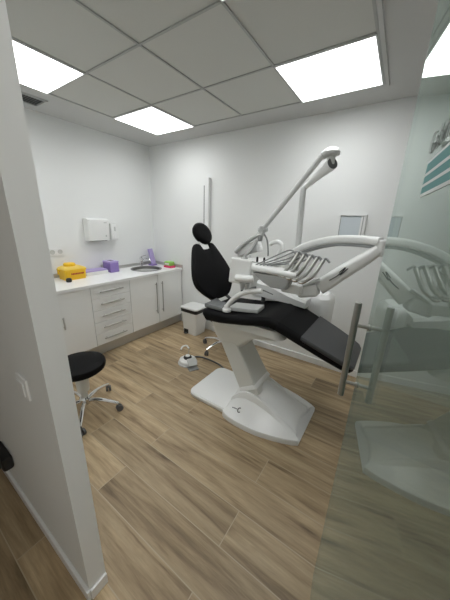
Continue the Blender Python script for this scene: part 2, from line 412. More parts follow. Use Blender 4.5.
# ------------------------------------------------------------------ things on the worktop
W = CZ1
t = thing('sharps_container', 'yellow plastic sharps box with rounded lid on the worktop', 'sharps container', (0.13, -1.40, W))
b = nb(); loft(b, [rr_ring(0.175, -1.38, 0.085, 0.112, 0.02, W + 0.0005), rr_ring(0.175, -1.38, 0.098, 0.118, 0.02, W + 0.105), rr_ring(0.175, -1.38, 0.103, 0.124, 0.02, W + 0.107), rr_ring(0.175, -1.38, 0.103, 0.124, 0.02, W + 0.12)])
obj('tub', b, 'yellow', t)
b = nb(); loft(b, [rr_ring(0.175, -1.38, 0.10, 0.122, 0.02, W + 0.1205), rr_ring(0.175, -1.38, 0.095, 0.115, 0.025, W + 0.135), rr_ring(0.17, -1.385, 0.07, 0.085, 0.03, W + 0.150)])
lid = obj('lid', b, 'yellowlid', t)
obj('cap', lathe(nb(), [(0.06, 0.150), (0.062, 0.172), (0.05, 0.183), (0.02, 0.186)], (0.165, -1.395, W), seg=28), 'yellow', lid, label='round raised yellow cap')
pr = nb()
random.seed(3); y = -1.435
for k in range(9):
    w = random.uniform(0.008, 0.016); box(pr, 0.267, 0.2715, y, y + w, W + 0.060, W + 0.080); y += w + 0.005
obj('red_lettering', pr, 'red', t)
obj('handle', T([(0.175, -1.50, W + 0.11), (0.175, -1.525, W + 0.12), (0.175, -1.53, W + 0.07)], 0.008, 8), 'yellow', t)
obj('black_cap', lathe(nb(), [(0.012, 0), (0.026, 0.004), (0.030, 0.02), (0.027, 0.04), (0.012, 0.048)], (0.335, -1.50, W), seg=20), 'blackp', label='small black cap lying in front of the yellow sharps box', category='cap')
t = thing('bottle', 'small dark purple bottle beside the door jamb, next to the yellow box', 'bottle', (0.14, -1.66, W))
obj('body', lathe(nb(), [(0.03, 0), (0.034, 0.004), (0.034, 0.07), (0.014, 0.09), (0.013, 0.10)], (0.14, -1.62, W), seg=20), 'darkpurple', t)
obj('cap', lathe(nb(), [(0.015, 0.10), (0.016, 0.13), (0.012, 0.134)], (0.14, -1.62, W), seg=16), 'blackp', t)
t = thing('storage_tray', 'low white tray with lilac top lying between yellow box and purple box', 'tray', (0.10, -1.08, W))
obj('tray', B(0.035, 0.185, -1.225, -0.94, W, W + 0.04, 0.004), 'card', t)
obj('lid', B(0.030, 0.180, -1.23, -0.945, W + 0.0402, W + 0.058, 0.004), 'lilac', t)
t = thing('tissue_box', 'purple cardboard dispenser box standing against the left wall', 'box', (0.10, -0.85, W))
obj('body', B(0.03, 0.20, -0.915, -0.79, W, W + 0.125, 0.006), 'purple', t)
obj('lid', B(0.028, 0.202, -0.917, -0.788, W + 0.1255, W + 0.145, 0.006), 'lilac', t)
obj('opening', B(0.07, 0.16, -0.875, -0.83, W + 0.1452, W + 0.147, 0.0005, 1), 'darkpurple', t)
t = thing('document_holder', 'tall purple plastic holder leaning in the corner behind the sink', 'holder', (0.08, -0.10, W))
obj('panel', B(-0.014, 0.014, -0.055, 0.055, 0, 0.25, 0.006, mtx=aim(0.12, -0.125, W + 0.006, 0.35, -0.24)), 'lilac', t)
obj('foot', B(0.075, 0.17, -0.20, -0.10, W, W + 0.022, 0.006), 'purple', t)
t = thing('packet', 'small pink and green packet on the worktop near the back wall', 'packet', (0.45, -0.10, W))
obj('carton', B(0.37, 0.52, -0.155, -0.055, W, W + 0.028, 0.004), 'pink', t)
obj('sachet', B(0.37, 0.50, -0.145, -0.05, W + 0.0285, W + 0.090, 0.014), 'green', t)
obj('label', B(0.39, 0.47, -0.1475, -0.1455, W + 0.042, W + 0.068), 'card', t)

# ------------------------------------------------------------------ things on the walls
t = thing('paper_towel_dispenser', 'white wall mounted paper towel dispenser above the worktop', 'dispenser', (0.06, -0.955, 1.27))
b = nb(); loft(b, [[V((x, y, z)) for x, y in ((0.001, -1.09), (0.001, -0.82), (d0 - 0.015, -0.82), (d0, -0.835), (d0, -1.075), (d0 - 0.015, -1.09))] for z, d0 in ((1.285, 0.10), (1.29, 0.112), (1.44, 0.13), (1.535, 0.125), (1.55, 0.10), (1.553, 0.06))])
c = obj('casing', b, 'white', t)
obj('lock', B(0.125, 0.131, -0.895, -0.86, 1.50, 1.51), 'lightgrey', c)
obj('slot', B(0.02, 0.09, -1.06, -0.85, 1.278, 1.2845), 'darkgrey', t)
obj('window', B(0.121, 0.1235, -0.885, -0.868, 1.33, 1.355, 0.001, 1), 'lightgrey', c)
t = thing('mounted_soap_dispenser', 'narrow white soap dispenser beside the paper towel dispenser', 'dispenser', (0.05, -0.72, 1.27))
b = nb(); loft(b, [rr_ring(0.046, -0.735, 0.045, 0.05, 0.012, 1.29), rr_ring(0.051, -0.735, 0.05, 0.053, 0.015, 1.30), rr_ring(0.051, -0.735, 0.05, 0.053, 0.015, 1.48), rr_ring(0.046, -0.735, 0.045, 0.048, 0.012, 1.495)])
obj('casing', b, 'white', t)
obj('back_plate', B(0.0, 0.003, -0.78, -0.69, 1.295, 1.485), 'trim', t)
obj('lever', B(0.1012, 0.110, -0.76, -0.71, 1.30, 1.38, 0.003), 'trim', t)
obj('sight_glass', B(0.1012, 0.103, -0.745, -0.725, 1.40, 1.455), 'lightgrey', t)
t = thing('power_outlet', 'white double socket on the left wall above the yellow box', 'socket', (0.005, -1.46, 1.13))
pl = obj('plate', B(0.001, 0.012, -1.525, -1.365, 1.13, 1.215, 0.003), 'switch', t)
for yy in (-1.486, -1.404):
    obj('socket', lathe(nb(), [(0.026, 0), (0.026, 0.002), (0.021, 0.0025), (0.019, -0.004), (0.002, -0.004)], (0.0135, yy, 1.172), (1, 0, 0), 20), 'lightgrey', t)
t = thing('wall_casing', 'narrow upright white casing on the back wall above the chair headrest', 'casing', (1.07, -0.05, 1.39))
b = nb(); loft(b, [rr_ring(1.100, -0.026, 0.034, 0.0255, 0.006, 1.39), rr_ring(1.100, -0.026, 0.034, 0.0255, 0.006, 2.085)])
obj('body', b, 'trim', t)
obj('side_channel', B(1.012, 1.065, -0.028, -0.001, 1.40, 2.02, 0.003), 'trim', t)
obj('slot', B(1.040, 1.052, -0.0296, -0.0282, 1.44, 2.0), 'darkgrey', t)
t = thing('wall_panel', 'flat pale blue rectangular panel on the back wall above the arms', 'panel', (2.845, -0.02, 1.43))
obj('panel', B(2.742, 2.918, -0.02, -0.001, 1.43, 1.655, 0.001, 1), 'bluepanel', t)
f = nb()
for x in (2.724, 2.9185): box(f, x, x + 0.018, -0.026, -0.001, 1.425, 1.66)
box(f, 2.942, 2.962, -0.026, -0.001, 1.425, 1.66); box(f, 2.724, 2.962, -0.03, -0.001, 1.6605, 1.672)
obj('frame', f, 'trim', t)
f = nb()
for x in (2.741, 2.9375): box(f, x - 0.0025, x + 0.0025, -0.0275, -0.0262, 1.43, 1.66)
obj('dark_edge', f, 'grey', t)

# ------------------------------------------------------------------ corridor side of the front wall
t = thing('light_switch', 'white light switch on the corridor side of the grey wall', 'switch', (2.24, YW0 - 0.006, 0.94))
obj('plate', B(2.20, 2.288, YW0 - 0.009, YW0 - 0.0005, 0.945, 1.03, 0.003), 'switch', t)
obj('rocker', B(2.215, 2.273, YW0 - 0.0145, YW0 - 0.0092, 0.96, 1.015, 0.002, mtx=None), 'trim', t)
t = thing('wall_plug', 'black plug low on the grey corridor wall at left edge', 'plug', (1.69, YW0 - 0.03, 0.12))
obj('body', B(1.56, 1.745, YW0 - 0.05, YW0 - 0.001, 0.245, 0.325, 0.012), 'blackp', t)
obj('ridge', B(1.60, 1.715, YW0 - 0.062, YW0 - 0.0502, 0.26, 0.31, 0.004), 'darkgrey', t)

# ------------------------------------------------------------------ pedal bin
t = thing('pedal_bin', 'white pedal bin with black rim standing by the back wall', 'bin', (1.01, -0.195, 0))
b = nb(); loft(b, [rr_ring(1.01, -0.195, 0.115, 0.105, 0.025, 0.0), rr_ring(1.01, -0.195, 0.12, 0.11, 0.028, 0.01), rr_ring(1.01, -0.195, 0.142, 0.128, 0.03, 0.335)])
obj('body', b, 'white', t)
b = nb(); loft(b, [rr_ring(1.01, -0.195, 0.147, 0.133, 0.03, 0.3355), rr_ring(1.01, -0.195, 0.150, 0.136, 0.03, 0.385)])
obj('rim', b, 'blackp', t)
b = nb(); loft(b, [rr_ring(1.01, -0.195, 0.153, 0.139, 0.03, 0.3855), rr_ring(1.01, -0.195, 0.155, 0.141, 0.032, 0.402), rr_ring(1.01, -0.195, 0.12, 0.11, 0.04, 0.419)])
obj('lid', b, 'white', t)
obj('pedal_recess', B(0.92, 0.995, -0.3185, -0.3062, 0.012, 0.075, 0.003), 'blackp', t)
obj('pedal', B(0.935, 0.985, -0.343, -0.3187, 0.015, 0.028, 0.004), 'darkgrey', t)

# ------------------------------------------------------------------ foot control and its cable
PX, PY = 1.505, -0.885
t = thing('foot_control', 'white dental foot control with black knob on the wooden floor', 'foot pedal', (PX, PY, 0))
obj('base_plate', lathe(nb(), [(0.104, 0), (0.11, 0.004), (0.11, 0.014), (0.104, 0.018)], (PX, PY, 0), seg=32), 'lightgrey', t)
obj('body', lathe(nb(), [(0.098, 0.0182), (0.10, 0.032), (0.09, 0.052), (0.06, 0.068), (0.048, 0.070)], (PX, PY, 0), seg=32), 'white', t)
kb = obj('knob', lathe(nb(), [(0.045, 0.0702), (0.047, 0.084), (0.040, 0.094), (0.01, 0.097)], (PX + 0.01, PY - 0.01, 0), seg=24), 'blackp', t)
obj('knob_cap', lathe(nb(), [(0.026, 0.0972), (0.026, 0.105), (0.014, 0.109)], (PX + 0.01, PY - 0.01, 0), seg=20), 'white', kb)
obj('footrest', B(-0.05, 0.05, -0.055, 0.055, 0, 0.014, 0.005, mtx=aim(PX + 0.125, PY - 0.055, 0.0, -0.5)), 'grey', t)
obj('treadle', B(-0.05, 0.045, -0.05, 0.05, 0, 0.016, 0.006, mtx=aim(PX + 0.105, PY - 0.045, 0.062, -0.5, 0.55)), 'lightgrey', t)
obj('carry_loop', T([(1.265, -0.745, 0.03), (1.25, -0.70, 0.045), (1.275, -0.655, 0.05), (1.335, -0.675, 0.04)], 0.010, 10), 'white', t)
obj('loop_stem', T([(1.335, -0.675, 0.04), (1.39, -0.74, 0.03), (PX - 0.07, PY + 0.07, 0.03)], 0.004, 8), 'hose', t)
obj('cable', T([(PX + 0.02, PY + 0.088, 0.03), (PX + 0.0, PY + 0.15, 0.012), (PX + 0.11, PY + 0.19, 0.010), (PX + 0.30, PY + 0.18, 0.010), (PX + 0.45, PY + 0.13, 0.010), (2.10, -0.78, 0.012), (2.2, -0.80, 0.04)], 0.009, 10), 'darkgrey', t)

# ------------------------------------------------------------------ dental chair
CY = -1.02
chair = thing('dental_chair', 'black and white dental chair standing in the middle of the room', 'dental chair', (2.4, CY, 0))
# base: flat plate towards the head, raised hump towards the foot
b = nb()
loft(b, [rr_ring(2.15, CY - 0.015, 0.265, 0.262, 0.08, 0.0, 7), rr_ring(2.15, CY - 0.015, 0.272, 0.268, 0.08, 0.012, 7), rr_ring(2.15, CY - 0.015, 0.272, 0.268, 0.08, 0.036, 7), rr_ring(2.15, CY - 0.015, 0.260, 0.256, 0.075, 0.046, 7)])
base = obj('base_plate', b, 'enamel', chair)
def hump_ring(x, w, rw, rz, cz, bow, lip=0.05):
    pts = []
    for s in (1,):
        prof = [(-w, 0.0), (-w, lip * 0.55), (-w + 0.006, lip * 0.85), (-w + 0.02, lip), (-(w + rw) / 2, lip + (rz - lip) * 0.24), (-rw - 0.014, rz - (rz - lip) * 0.34), (-rw - 0.005, rz - (rz - lip) * 0.08), (-rw, rz), (-rw + 0.014, rz + 0.003), (-rw + 0.028, rz - 0.006), (-rw + 0.05, rz - 0.008 + (cz - rz) * 0.15), (-rw * 0.4, rz + (cz - rz) * 0.7), (0, cz)]
        prof = prof + [(-y, z) for y, z in reversed(prof[:-1])]
    return [V((x - bow * (1 - min(1, (abs(y) / w)) ** 2), CY - 0.005 + y, z)) for y, z in prof]
b = nb()
st = [(2.295, 0.300, 0.19, 0.052, 0.056, 0.00), (2.318, 0.315, 0.185, 0.12, 0.135, 0.01), (2.37, 0.328, 0.175, 0.185, 0.205, 0.0), (2.44, 0.335, 0.165, 0.215, 0.255, 0), (2.53, 0.335, 0.16, 0.205, 0.262, 0), (2.63, 0.325, 0.16, 0.165, 0.222, 0.0),
      (2.74, 0.298, 0.165, 0.112, 0.16, 0.0), (2.83, 0.268, 0.175, 0.075, 0.105, 0.012), (2.89, 0.243, 0.18, 0.056, 0.066, 0.04), (2.912, 0.230, 0.165, 0.048, 0.050, 0.055), (2.924, 0.222, 0.16, 0.026, 0.028, 0.06)]
loft(b, [hump_ring(*s) for s in st])
hump = obj('base_hump', b, 'enamel', chair, angle=28)
# logo on the base flank (dark dashes and a hook)
def flank_pt(x, dz):   # a point on the near sloping flank
    for a, c in zip(st, st[1:]):
        if a[0] <= x <= c[0]:
            f = (x - a[0]) / (c[0] - a[0]); w = a[1] + (c[1] - a[1]) * f; rw = a[2] + (c[2] - a[2]) * f; rz = a[3] + (c[3] - a[3]) * f
            k = dz
            return V((x, CY - 0.005 - w + 0.02 + (w - rw - 0.02) * k, 0.05 + (rz - 0.05) * k ** 1.45 + 0.003))
lg = nb()
for x0, x1, k in ((2.365, 2.378, 0.40), (2.382, 2.396, 0.40), (2.400, 2.410, 0.40)):
    tube(lg, [flank_pt(x0, k), flank_pt(x1, k)], 0.0032, 6, False)
tube(lg, [flank_pt(2.440, 0.47), flank_pt(2.424, 0.45), flank_pt(2.420, 0.36), flank_pt(2.430, 0.30), flank_pt(2.444, 0.33)], 0.0034, 6)
obj('logo', lg, 'print', hump)
# leaning lift column
axis = V((-0.185, 0, 0.30)).normalized(); side = V((axis.z, 0, -axis.x))
def col_ring(d, hw, hy, rad):
    c = V((2.44, CY - 0.02, 0.23)) + axis * d
    r = rr_ring(0, 0, hw, hy, rad, 0)
    return [c + side * p.x + V((0, p.y, 0)) for p in r]
b = nb(); loft(b, [col_ring(-0.06, 0.088, 0.13, 0.015), col_ring(0.12, 0.082, 0.125, 0.015), col_ring(0.36, 0.078, 0.118, 0.015), col_ring(0.46, 0.075, 0.115, 0.015)])
obj('lift_column', b, 'cream', chair)
b = nb(); loft(b, [col_ring(-0.005, 0.10, 0.140, 0.03), col_ring(0.02, 0.094, 0.135, 0.03), col_ring(0.028, 0.086, 0.128, 0.03)])
obj('column_collar', b, 'enamel', hump)
# shell under the seat
b = nb(); loft(b, [rr_ring(2.23, CY, 0.075, 0.09, 0.04, 0.555), rr_ring(2.22, CY, 0.125, 0.13, 0.05, 0.58), rr_ring(2.235, CY, 0.165, 0.15, 0.05, 0.64), rr_ring(2.27, CY, 0.20, 0.165, 0.05, 0.70), rr_ring(2.36, CY, 0.29, 0.20, 0.06, 0.755), rr_ring(2.40, CY, 0.325, 0.235, 0.06, 0.79), rr_ring(2.39, CY, 0.30, 0.235, 0.06, 0.85)])
obj('seat_shell', b, 'cream', chair)
# seat and legrest cushions: stations along x (x, top, bottom, half width)
def cushion(stations, n=5):
    rings = []
    for x, zt, zb, w in stations:
        r = min(0.03, (zt - zb) * 0.45)
        rings.append([V((x, CY + p.x, (zt + zb) / 2 + p.y)) for p in rr_ring(0, 0, w, (zt - zb) / 2, r, 0, n)])
    return loft(nb(), rings)
seat_st = [(1.985, 0.850, 0.82, 0.17), (2.005, 0.868, 0.80, 0.215), (2.06, 0.880, 0.785, 0.25), (2.20, 0.885, 0.80, 0.264), (2.32, 0.895, 0.822, 0.27), (2.45, 0.915, 0.845, 0.27), (2.56, 0.942, 0.87, 0.266), (2.62, 0.948, 0.872, 0.262), (2.68, 0.932, 0.856, 0.258)]
obj('seat', cushion(seat_st), 'black', chair)
leg_st = [(2.681, 0.932, 0.856, 0.258), (2.80, 0.885, 0.81, 0.248), (3.00, 0.807, 0.735, 0.229), (3.10, 0.765, 0.697, 0.212), (3.152, 0.740, 0.683, 0.188), (3.17, 0.726, 0.69, 0.155)]
obj('legrest', cushion(leg_st), 'black', chair)
cov_st = [(2.845, 0.8715, 0.845, 0.2475), (2.86, 0.8665, 0.838, 0.2485), (3.00, 0.8115, 0.78, 0.2325), (3.10, 0.7695, 0.738, 0.2155), (3.157, 0.7435, 0.715, 0.191), (3.176, 0.729, 0.708, 0.157)]
obj('foot_cover', cushion(cov_st), 'cover', chair, label='dark grey glossy plastic foot cover')
# backrest on its tilted plane
bn = V((0.905, 0, 0.425)).normalized(); bu = V((0, 1, 0)); bv = V((-0.425, 0, 0.905)).normalized()
BO = V((2.05, -1.0, 0.88))
def back3(u, v, w): return BO + bu * u + bv * v + bn * w
half = [(0.060, 0.495), (0.070, 0.535), (0.085, 0.545), (0.115, 0.545), (0.150, 0.51), (0.205, 0.415), (0.255, 0.305), (0.270, 0.25), (0.270, 0.20), (0.250, 0.155), (0.190, 0.09), (0.125, 0.042), (0.06, 0.03)]
outline = smooth_outline(half + [(-u, v) for u, v in reversed(half)], 3)
obj('backrest', pad(nb(), outline, lambda u, v, w: back3(u + 0.035, v + 0.012, w - 0.035), 0.055, 0.018), 'black', chair)
obj('back_shell', pad(nb(), [(u * 0.86, 0.27 + (v - 0.27) * 0.86) for u, v in outline], lambda u, v, w: back3(u + 0.035, v, w - 0.082), 0.035, 0.012), 'enamel', chair)
obj('hinge_bracket', T([back3(-0.06, 0.08, -0.07), (2.05, -1.06, 0.88), (2.10, -1.06, 0.82)], 0.026, 10), 'darkgrey', chair)
obj('hinge_bracket', T([back3(0.12, 0.10, -0.07), (2.05, -0.88, 0.88), (2.12, -0.88, 0.82)], 0.014, 10), 'darkgrey', chair)
hb = nb(); 
loft(hb, [[back3(u, v, w) for u, v, w in ((0.035 - 0.060 * k, vv_, -0.065), (0.035 + 0.060 * k, vv_, -0.065), (0.035 + 0.060 * k, vv_, -0.022), (0.035 - 0.060 * k, vv_, -0.022))] for k, vv_ in ((0.9, 0.44), (0.95, 0.53), (0.8, 0.58), (0.5, 0.66))])
obj('headrest_bracket', hb, 'enamel', chair)
ho = [(0.125 * math.cos(a), 0.100 * math.sin(a) * (1.0 if math.sin(a) > 0 else 0.95)) for a in [2 * PI * k / 28 for k in range(28)]]
def head3(u, v, w):
    ca, sa = math.cos(0.55), math.sin(0.55)
    return back3(0.060 + u * ca * 0.98 + v * sa * 0.95, 0.645 - u * sa * 0.75 + v * ca * 1.08, w - 0.02)
obj('headrest', pad(nb(), ho, head3, 0.06, 0.026), 'black', chair)
# armrests, film on the seat
ar = nb(); tube(ar, [(2.235, -1.22, 0.925), (2.255, -1.22, 0.965), (2.32, -1.215, 1.035), (2.41, -1.205, 1.085), (2.51, -1.19, 1.105)], 0.019, 12)
lathe(ar, [(0.035, 0.0), (0.035, 0.02), (0.024, 0.03), (0.02, 0.05)], (2.235, -1.22, 0.897), seg=18)
obj('armrest', ar, 'white', chair)
ar = nb(); tube(ar, [(2.20, -0.83, 0.97), (2.26, -0.83, 1.005), (2.36, -0.83, 1.015), (2.46, -0.83, 0.995)], 0.020, 10, flat=1.6)
tube(ar, [(2.36, -0.83, 0.90), (2.36, -0.83, 1.0)], 0.018, 10, False)
obj('armrest', ar, 'darkgrey', chair, label='dark grey far armrest')
fl = nb()
box(fl, -0.105, 0.105, -0.07, 0.07, -0.018, 0.018, 0.010, mtx=aim(2.125, -1.165, 0.905, 0.0, 0.0))
obj('hinge_cover', fl, 'film', chair, label='silvery grey plastic hinge cover')
fl = nb(); box(fl, -0.125, 0.125, -0.075, 0.075, -0.016, 0.016, 0.008, mtx=aim(2.355, -1.12, 0.925, 0.1, -0.10))
obj('arm_plate', fl, 'lightgrey', chair)

# ------------------------------------------------------------------ dental unit behind the chair
unit = thing('dental_unit', 'white dental unit with jointed arms and instrument tray beside the chair', 'dental unit', (2.6, -0.6, 0.62))
b = nb(); loft(b, [rr_ring(2.60, -0.58, 0.27, 0.13, 0.06, 0.62, 7), rr_ring(2.60, -0.58, 0.285, 0.145, 0.06, 0.66, 7), rr_ring(2.60, -0.58, 0.29, 0.15, 0.07, 0.93, 7), rr_ring(2.60, -0.58, 0.28, 0.14, 0.08, 0.985, 7), rr_ring(2.60, -0.58, 0.25, 0.11, 0.08, 1.015, 7)])
obj('housing', b, 'enamel', unit)
b = nb(); loft(b, [rr_ring(2.655, -0.74, 0.085, 0.012, 0.01, 0.66), rr_ring(2.655, -0.742, 0.085, 0.014, 0.01, 0.97)])
obj('access_panel', b, 'cream', unit)
b = nb(); loft(b, [rr_ring(2.29, -0.60, 0.115, 0.12, 0.05, 0.90, 7), rr_ring(2.27, -0.60, 0.14, 0.13, 0.06, 1.05, 7), rr_ring(2.25, -0.60, 0.15, 0.14, 0.06, 1.16, 7)])
obj('pedestal', b, 'cream', unit)
obj('cuspidor_bowl', lathe(nb(), [(0.05, 1.158), (0.12, 1.165), (0.155, 1.20), (0.165, 1.235), (0.158, 1.235), (0.145, 1.205), (0.11, 1.18), (0.03, 1.172)], (2.24, -0.60, 0), seg=36), 'white', unit)
obj('rinse_spout', T([(2.355, -0.62, 1.16), (2.375, -0.62, 1.28), (2.40, -0.62, 1.37), (2.37, -0.62, 1.41), (2.31, -0.62, 1.40), (2.29, -0.62, 1.38)], [0.024, 0.020, 0.018], 12), 'white', unit)
for x in (2.20, 2.27): obj('valve_knob', lathe(nb(), [(0.010, 1.19), (0.010, 1.262), (0.006, 1.27)], (x, -0.68, 0), seg=12), 'blackp', unit)
b = nb(); box(b, 2.36, 2.62, -0.80, -0.70, 0.66, 0.76, 0.01)
obj('mounting_bracket', b, 'lightgrey', unit)
# slanted shoulder panel above the seat
b = nb(); loft(b, [[V((x, y, z)) for y, z in ((-0.86, zb), (-0.86, zt - 0.02), (-0.84, zt), (-0.70, zt), (-0.70, zb))] for x, zb, zt in ((2.30, 0.965, 1.09), (2.42, 0.95, 1.075), (2.60, 0.945, 1.02), (2.74, 0.93, 0.99))])
obj('shoulder', b, 'white', unit, angle=40)
# suction holder on the far side
b = nb(); tube(b, [(2.14, -0.47, 1.10), (2.02, -0.40, 1.16), (1.90, -0.36, 1.22)], 0.02, 10)
for k in range(3):
    tube(b, [(1.86 + 0.05 * k, -0.38, 1.18), (1.84 + 0.05 * k, -0.36, 1.28)], 0.013, 10, False)
obj('suction_holder', b, 'lightgrey', unit)
# upper swing arm (curved channel) and the lower balanced arm
def channel(pts, w, h0, h1, n=6):
    path = cr_path(pts); m = len(path); rings = []
    for i, p in enumerate(path):
        tt = (path[min(i + 1, m - 1)] - path[max(i - 1, 0)]).normalized(); sd = tt.cross(V((0, 0, 1))).normalized(); nn = sd.cross(tt).normalized()
        f = i / (m - 1); h = h0 + (h1 - h0) * f
        rings.append([p + sd * q.x + nn * q.y for q in rr_ring(0, 0, w / 2, h / 2, min(w, h) * 0.38, 0, 5)])
    return loft(nb(), rings)
J = V((3.165, -0.93, 1.462))
up_pts = [(2.50, -0.66, 1.30), (2.62, -0.71, 1.385), (2.76, -0.78, 1.442), (2.90, -0.84, 1.476), (3.04, -0.89, 1.486), (3.16, -0.93, 1.483)]
ua = obj('swing_arm', channel(up_pts, 0.085, 0.062, 0.050), 'enamel', unit)
obj('cable_channel', channel([V(p) - V((0, 0.0, 0.036)) for p in up_pts[1:]], 0.062, 0.022, 0.020), 'grey', ua)
obj('arm_post', T([(2.50, -0.64, 1.0), (2.50, -0.65, 1.18), (2.50, -0.66, 1.31)], [0.05, 0.042, 0.040], 18), 'enamel', unit)
ja = nb(); lathe(ja, [(0.030, -0.07), (0.036, -0.062), (0.036, 0.026), (0.030, 0.034)], J, seg=24)
obj('elbow_joint', ja, 'enamel', unit)
L0 = V((2.855, -1.0, 1.155)); 
la = obj('balance_arm', channel([L0, (2.98, -0.985, 1.272), (3.09, -0.955, 1.37), (3.155, -0.935, 1.432)], 0.08, 0.105, 0.068), 'enamel', unit)
def arm_pt(f, dz): 
    a, c = V((2.90, -1.042, 1.198)), V((3.03, -1.018, 1.318)); p = a + (c - a) * f; return p + V((-0.0, -0.004, dz))
lg = nb()
tube(lg, [arm_pt(0.15, 0.004), arm_pt(0.45, 0.0), arm_pt(0.60, 0.006)], 0.0032, 6)
tube(lg, [arm_pt(0.55, 0.016), arm_pt(0.78, 0.022), arm_pt(0.60, -0.006), arm_pt(0.90, 0.004)], 0.0034, 6)
obj('logo', lg, 'print', la)
b = nb(); box(b, -0.075, 0.065, -0.05, 0.05, -0.045, 0.045, 0.018, 3, mtx=aim(2.79, -1.01, 1.125, 0.0, -0.25))
kn_ = obj('arm_knuckle', b, 'white', unit)
b = nb(); loft(b, [[V((2.80, -1.035, 1.172)) + Matrix.Rotation(-0.55, 3, 'Y') @ V((0.075 * math.cos(2 * PI * k / 24) * s, 0.036 * math.sin(2 * PI * k / 24) * s, z)) for k in range(24)] for s, z in ((1, 0), (1, 0.018), (0.8, 0.026))])
obj('joint_cap', b, 'lightgrey', kn_)
# instrument tray
TY = -1.13
def slab(x0, x1, z0a, z1a, z0b, z1b, y0, y1, r=0.02):
    return loft(nb(), [[V((x, (y0 + y1) / 2 + p.x, (za + zb) / 2 + p.y)) for p in rr_ring(0, 0, (y1 - y0) / 2 * k, (zb - za) / 2 * k2, min(r, (zb - za) * 0.45 * k2), 0)] for x, za, zb, k, k2 in
                       ((x0, z0a, z1a, 0.75, 0.5), (x0 + 0.015, z0a, z1a, 0.92, 0.85), (x0 + 0.05, z0a, z1a, 1, 1), ((x0 + x1) / 2, (z0a + z0b) / 2, (z1a + z1b) / 2, 1, 1), (x1 - 0.02, z0b, z1b, 1, 1), (x1, z0b, z1b, 0.9, 0.8))])
tray = obj('instrument_tray', slab(2.325, 2.735, 1.235, 1.283, 1.222, 1.262, TY - 0.05, TY + 0.055), 'white', unit)
obj('tray_underside', loft(nb(), [rr_ring(2.61, TY, 0.06, 0.035, 0.02, 1.135), rr_ring(2.59, TY, 0.10, 0.04, 0.02, 1.165), rr_ring(2.56, TY, 0.15, 0.045, 0.02, 1.2215)]), 'shadegrey', unit)
b = nb(); box(b, 2.615, 2.76, TY + 0.02, TY + 0.12, 1.10, 1.165, 0.012)
obj('tray_mount', b, 'white', unit)
b = nb(); box(b, -0.08, 0.08, -0.014, 0.014, -0.105, 0.085, 0.014, 3, mtx=aim(2.325, TY - 0.065, 1.232, 0.25, 0.08))
cp = obj('control_panel', b, 'white', unit)
obj('grip', T([(2.315, TY - 0.10, 1.180), (2.43, TY - 0.10, 1.185), (2.45, TY - 0.09, 1.19)], 0.026, 14, False), 'white', unit)
for x in (2.345, 2.385): obj('panel_joint', T([(x, TY - 0.06, 1.14), (x, TY - 0.06, 1.085)], [0.022, 0.012], 10, False), 'lightgrey', unit)
for x in (2.345, 2.385): obj('screw', T([(x, TY - 0.06, 1.0848), (x, TY - 0.06, 1.062)], 0.009, 8, False), 'blackp', unit)
# handpieces hanging from whip arms
def handpiece(i, label):
    x = 2.672 + 0.044 * i; z = 1.378 - 0.006 * i; y = TY + 0.05 - 0.004 * i
    t = thing('dental_handpiece', label, 'handpiece', (x, y, 1.19), 'handpieces on the instrument tray')
    obj('hose', T([(2.43 + 0.022 * i, TY - 0.03 + 0.016 * i, 1.278), (x - 0.14, y + 0.01, z - 0.035), (x - 0.05, y + 0.015, z + 0.012), (x - 0.008, y + 0.01, z + 0.014), (x + 0.022, y, z - 0.012)], [0.0045, 0.005, 0.0065], 8), 'hose', t)
    obj('grip', T([(x + 0.03, y, z + 0.002), (x + 0.014, y - 0.03, z - 0.045), (x - 0.010, y - 0.06, z - 0.10), (x - 0.045, y - 0.075, z - 0.135)], [0.014, 0.012, 0.013, 0.011, 0.009], 12), 'darksteel', t)
    obj('head', T([(x - 0.045, y - 0.075, z - 0.135), (x - 0.065, y - 0.08, z - 0.146), (x - 0.088, y - 0.083, z - 0.145)], [0.010, 0.012, 0.009], 10), 'chrome', t)
    obj('hanger', T([(x + 0.015, y + 0.002, z - 0.015), (x + 0.04, y - 0.002, z + 0.012), (x + 0.07, y - 0.005, z - 0.010)], 0.007, 8), 'hose', t)
hl = ['leftmost of the grey hosed handpieces hanging over the instrument tray', 'second handpiece from the left hanging over the instrument tray', 'middle handpiece of five hanging over the instrument tray',
      'fourth handpiece from the left hanging over the instrument tray', 'rightmost handpiece over the instrument tray, nearest the white arm']
for i in range(5): handpiece(i, hl[i])

# ------------------------------------------------------------------ operating lamp
lamp = thing('operating_lamp', 'white operating lamp on a tall bent pole above the dental unit', 'dental lamp', (2.545, -0.6, 1.0))
obj('pole', T([(2.545, -0.60, 1.012), (2.54, -0.60, 1.35), (2.53, -0.60, 1.80), (2.536, -0.60, 1.845), (2.57, -0.61, 1.875)], [0.027, 0.025, 0.021, 0.019], 16), 'lampgrey', lamp)
cn = obj('bent_neck', T([(2.555, -0.606, 1.862), (2.665, -0.70, 1.918), (2.772, -0.79, 1.972)], [0.020, 0.029, 0.042], 18, False), 'white', lamp)
obj('end_cap', lathe(nb(), [(0.038, 0), (0.038, 0.004), (0.028, 0.007), (0.01, 0.008)], V((2.772, -0.79, 1.972)), (0.107, -0.09, 0.054), 20), 'darkgrey', cn)
obj('swivel', lathe(nb(), [(0.030, -0.02), (0.034, 0.0), (0.026, 0.03), (0.026, 0.055), (0.052, 0.06), (0.054, 0.078), (0.040, 0.09)], (2.755, -0.775, 1.968), seg=20), 'lightgrey', lamp)
A1, A0 = V((2.70, -0.80, 2.022)), V((2.285, -0.80, 1.512))
obj('boom_joint', T([(2.79, -0.77, 2.040), (2.745, -0.785, 2.046), A1], [0.030, 0.032, 0.026], 14), 'lightgrey', lamp)
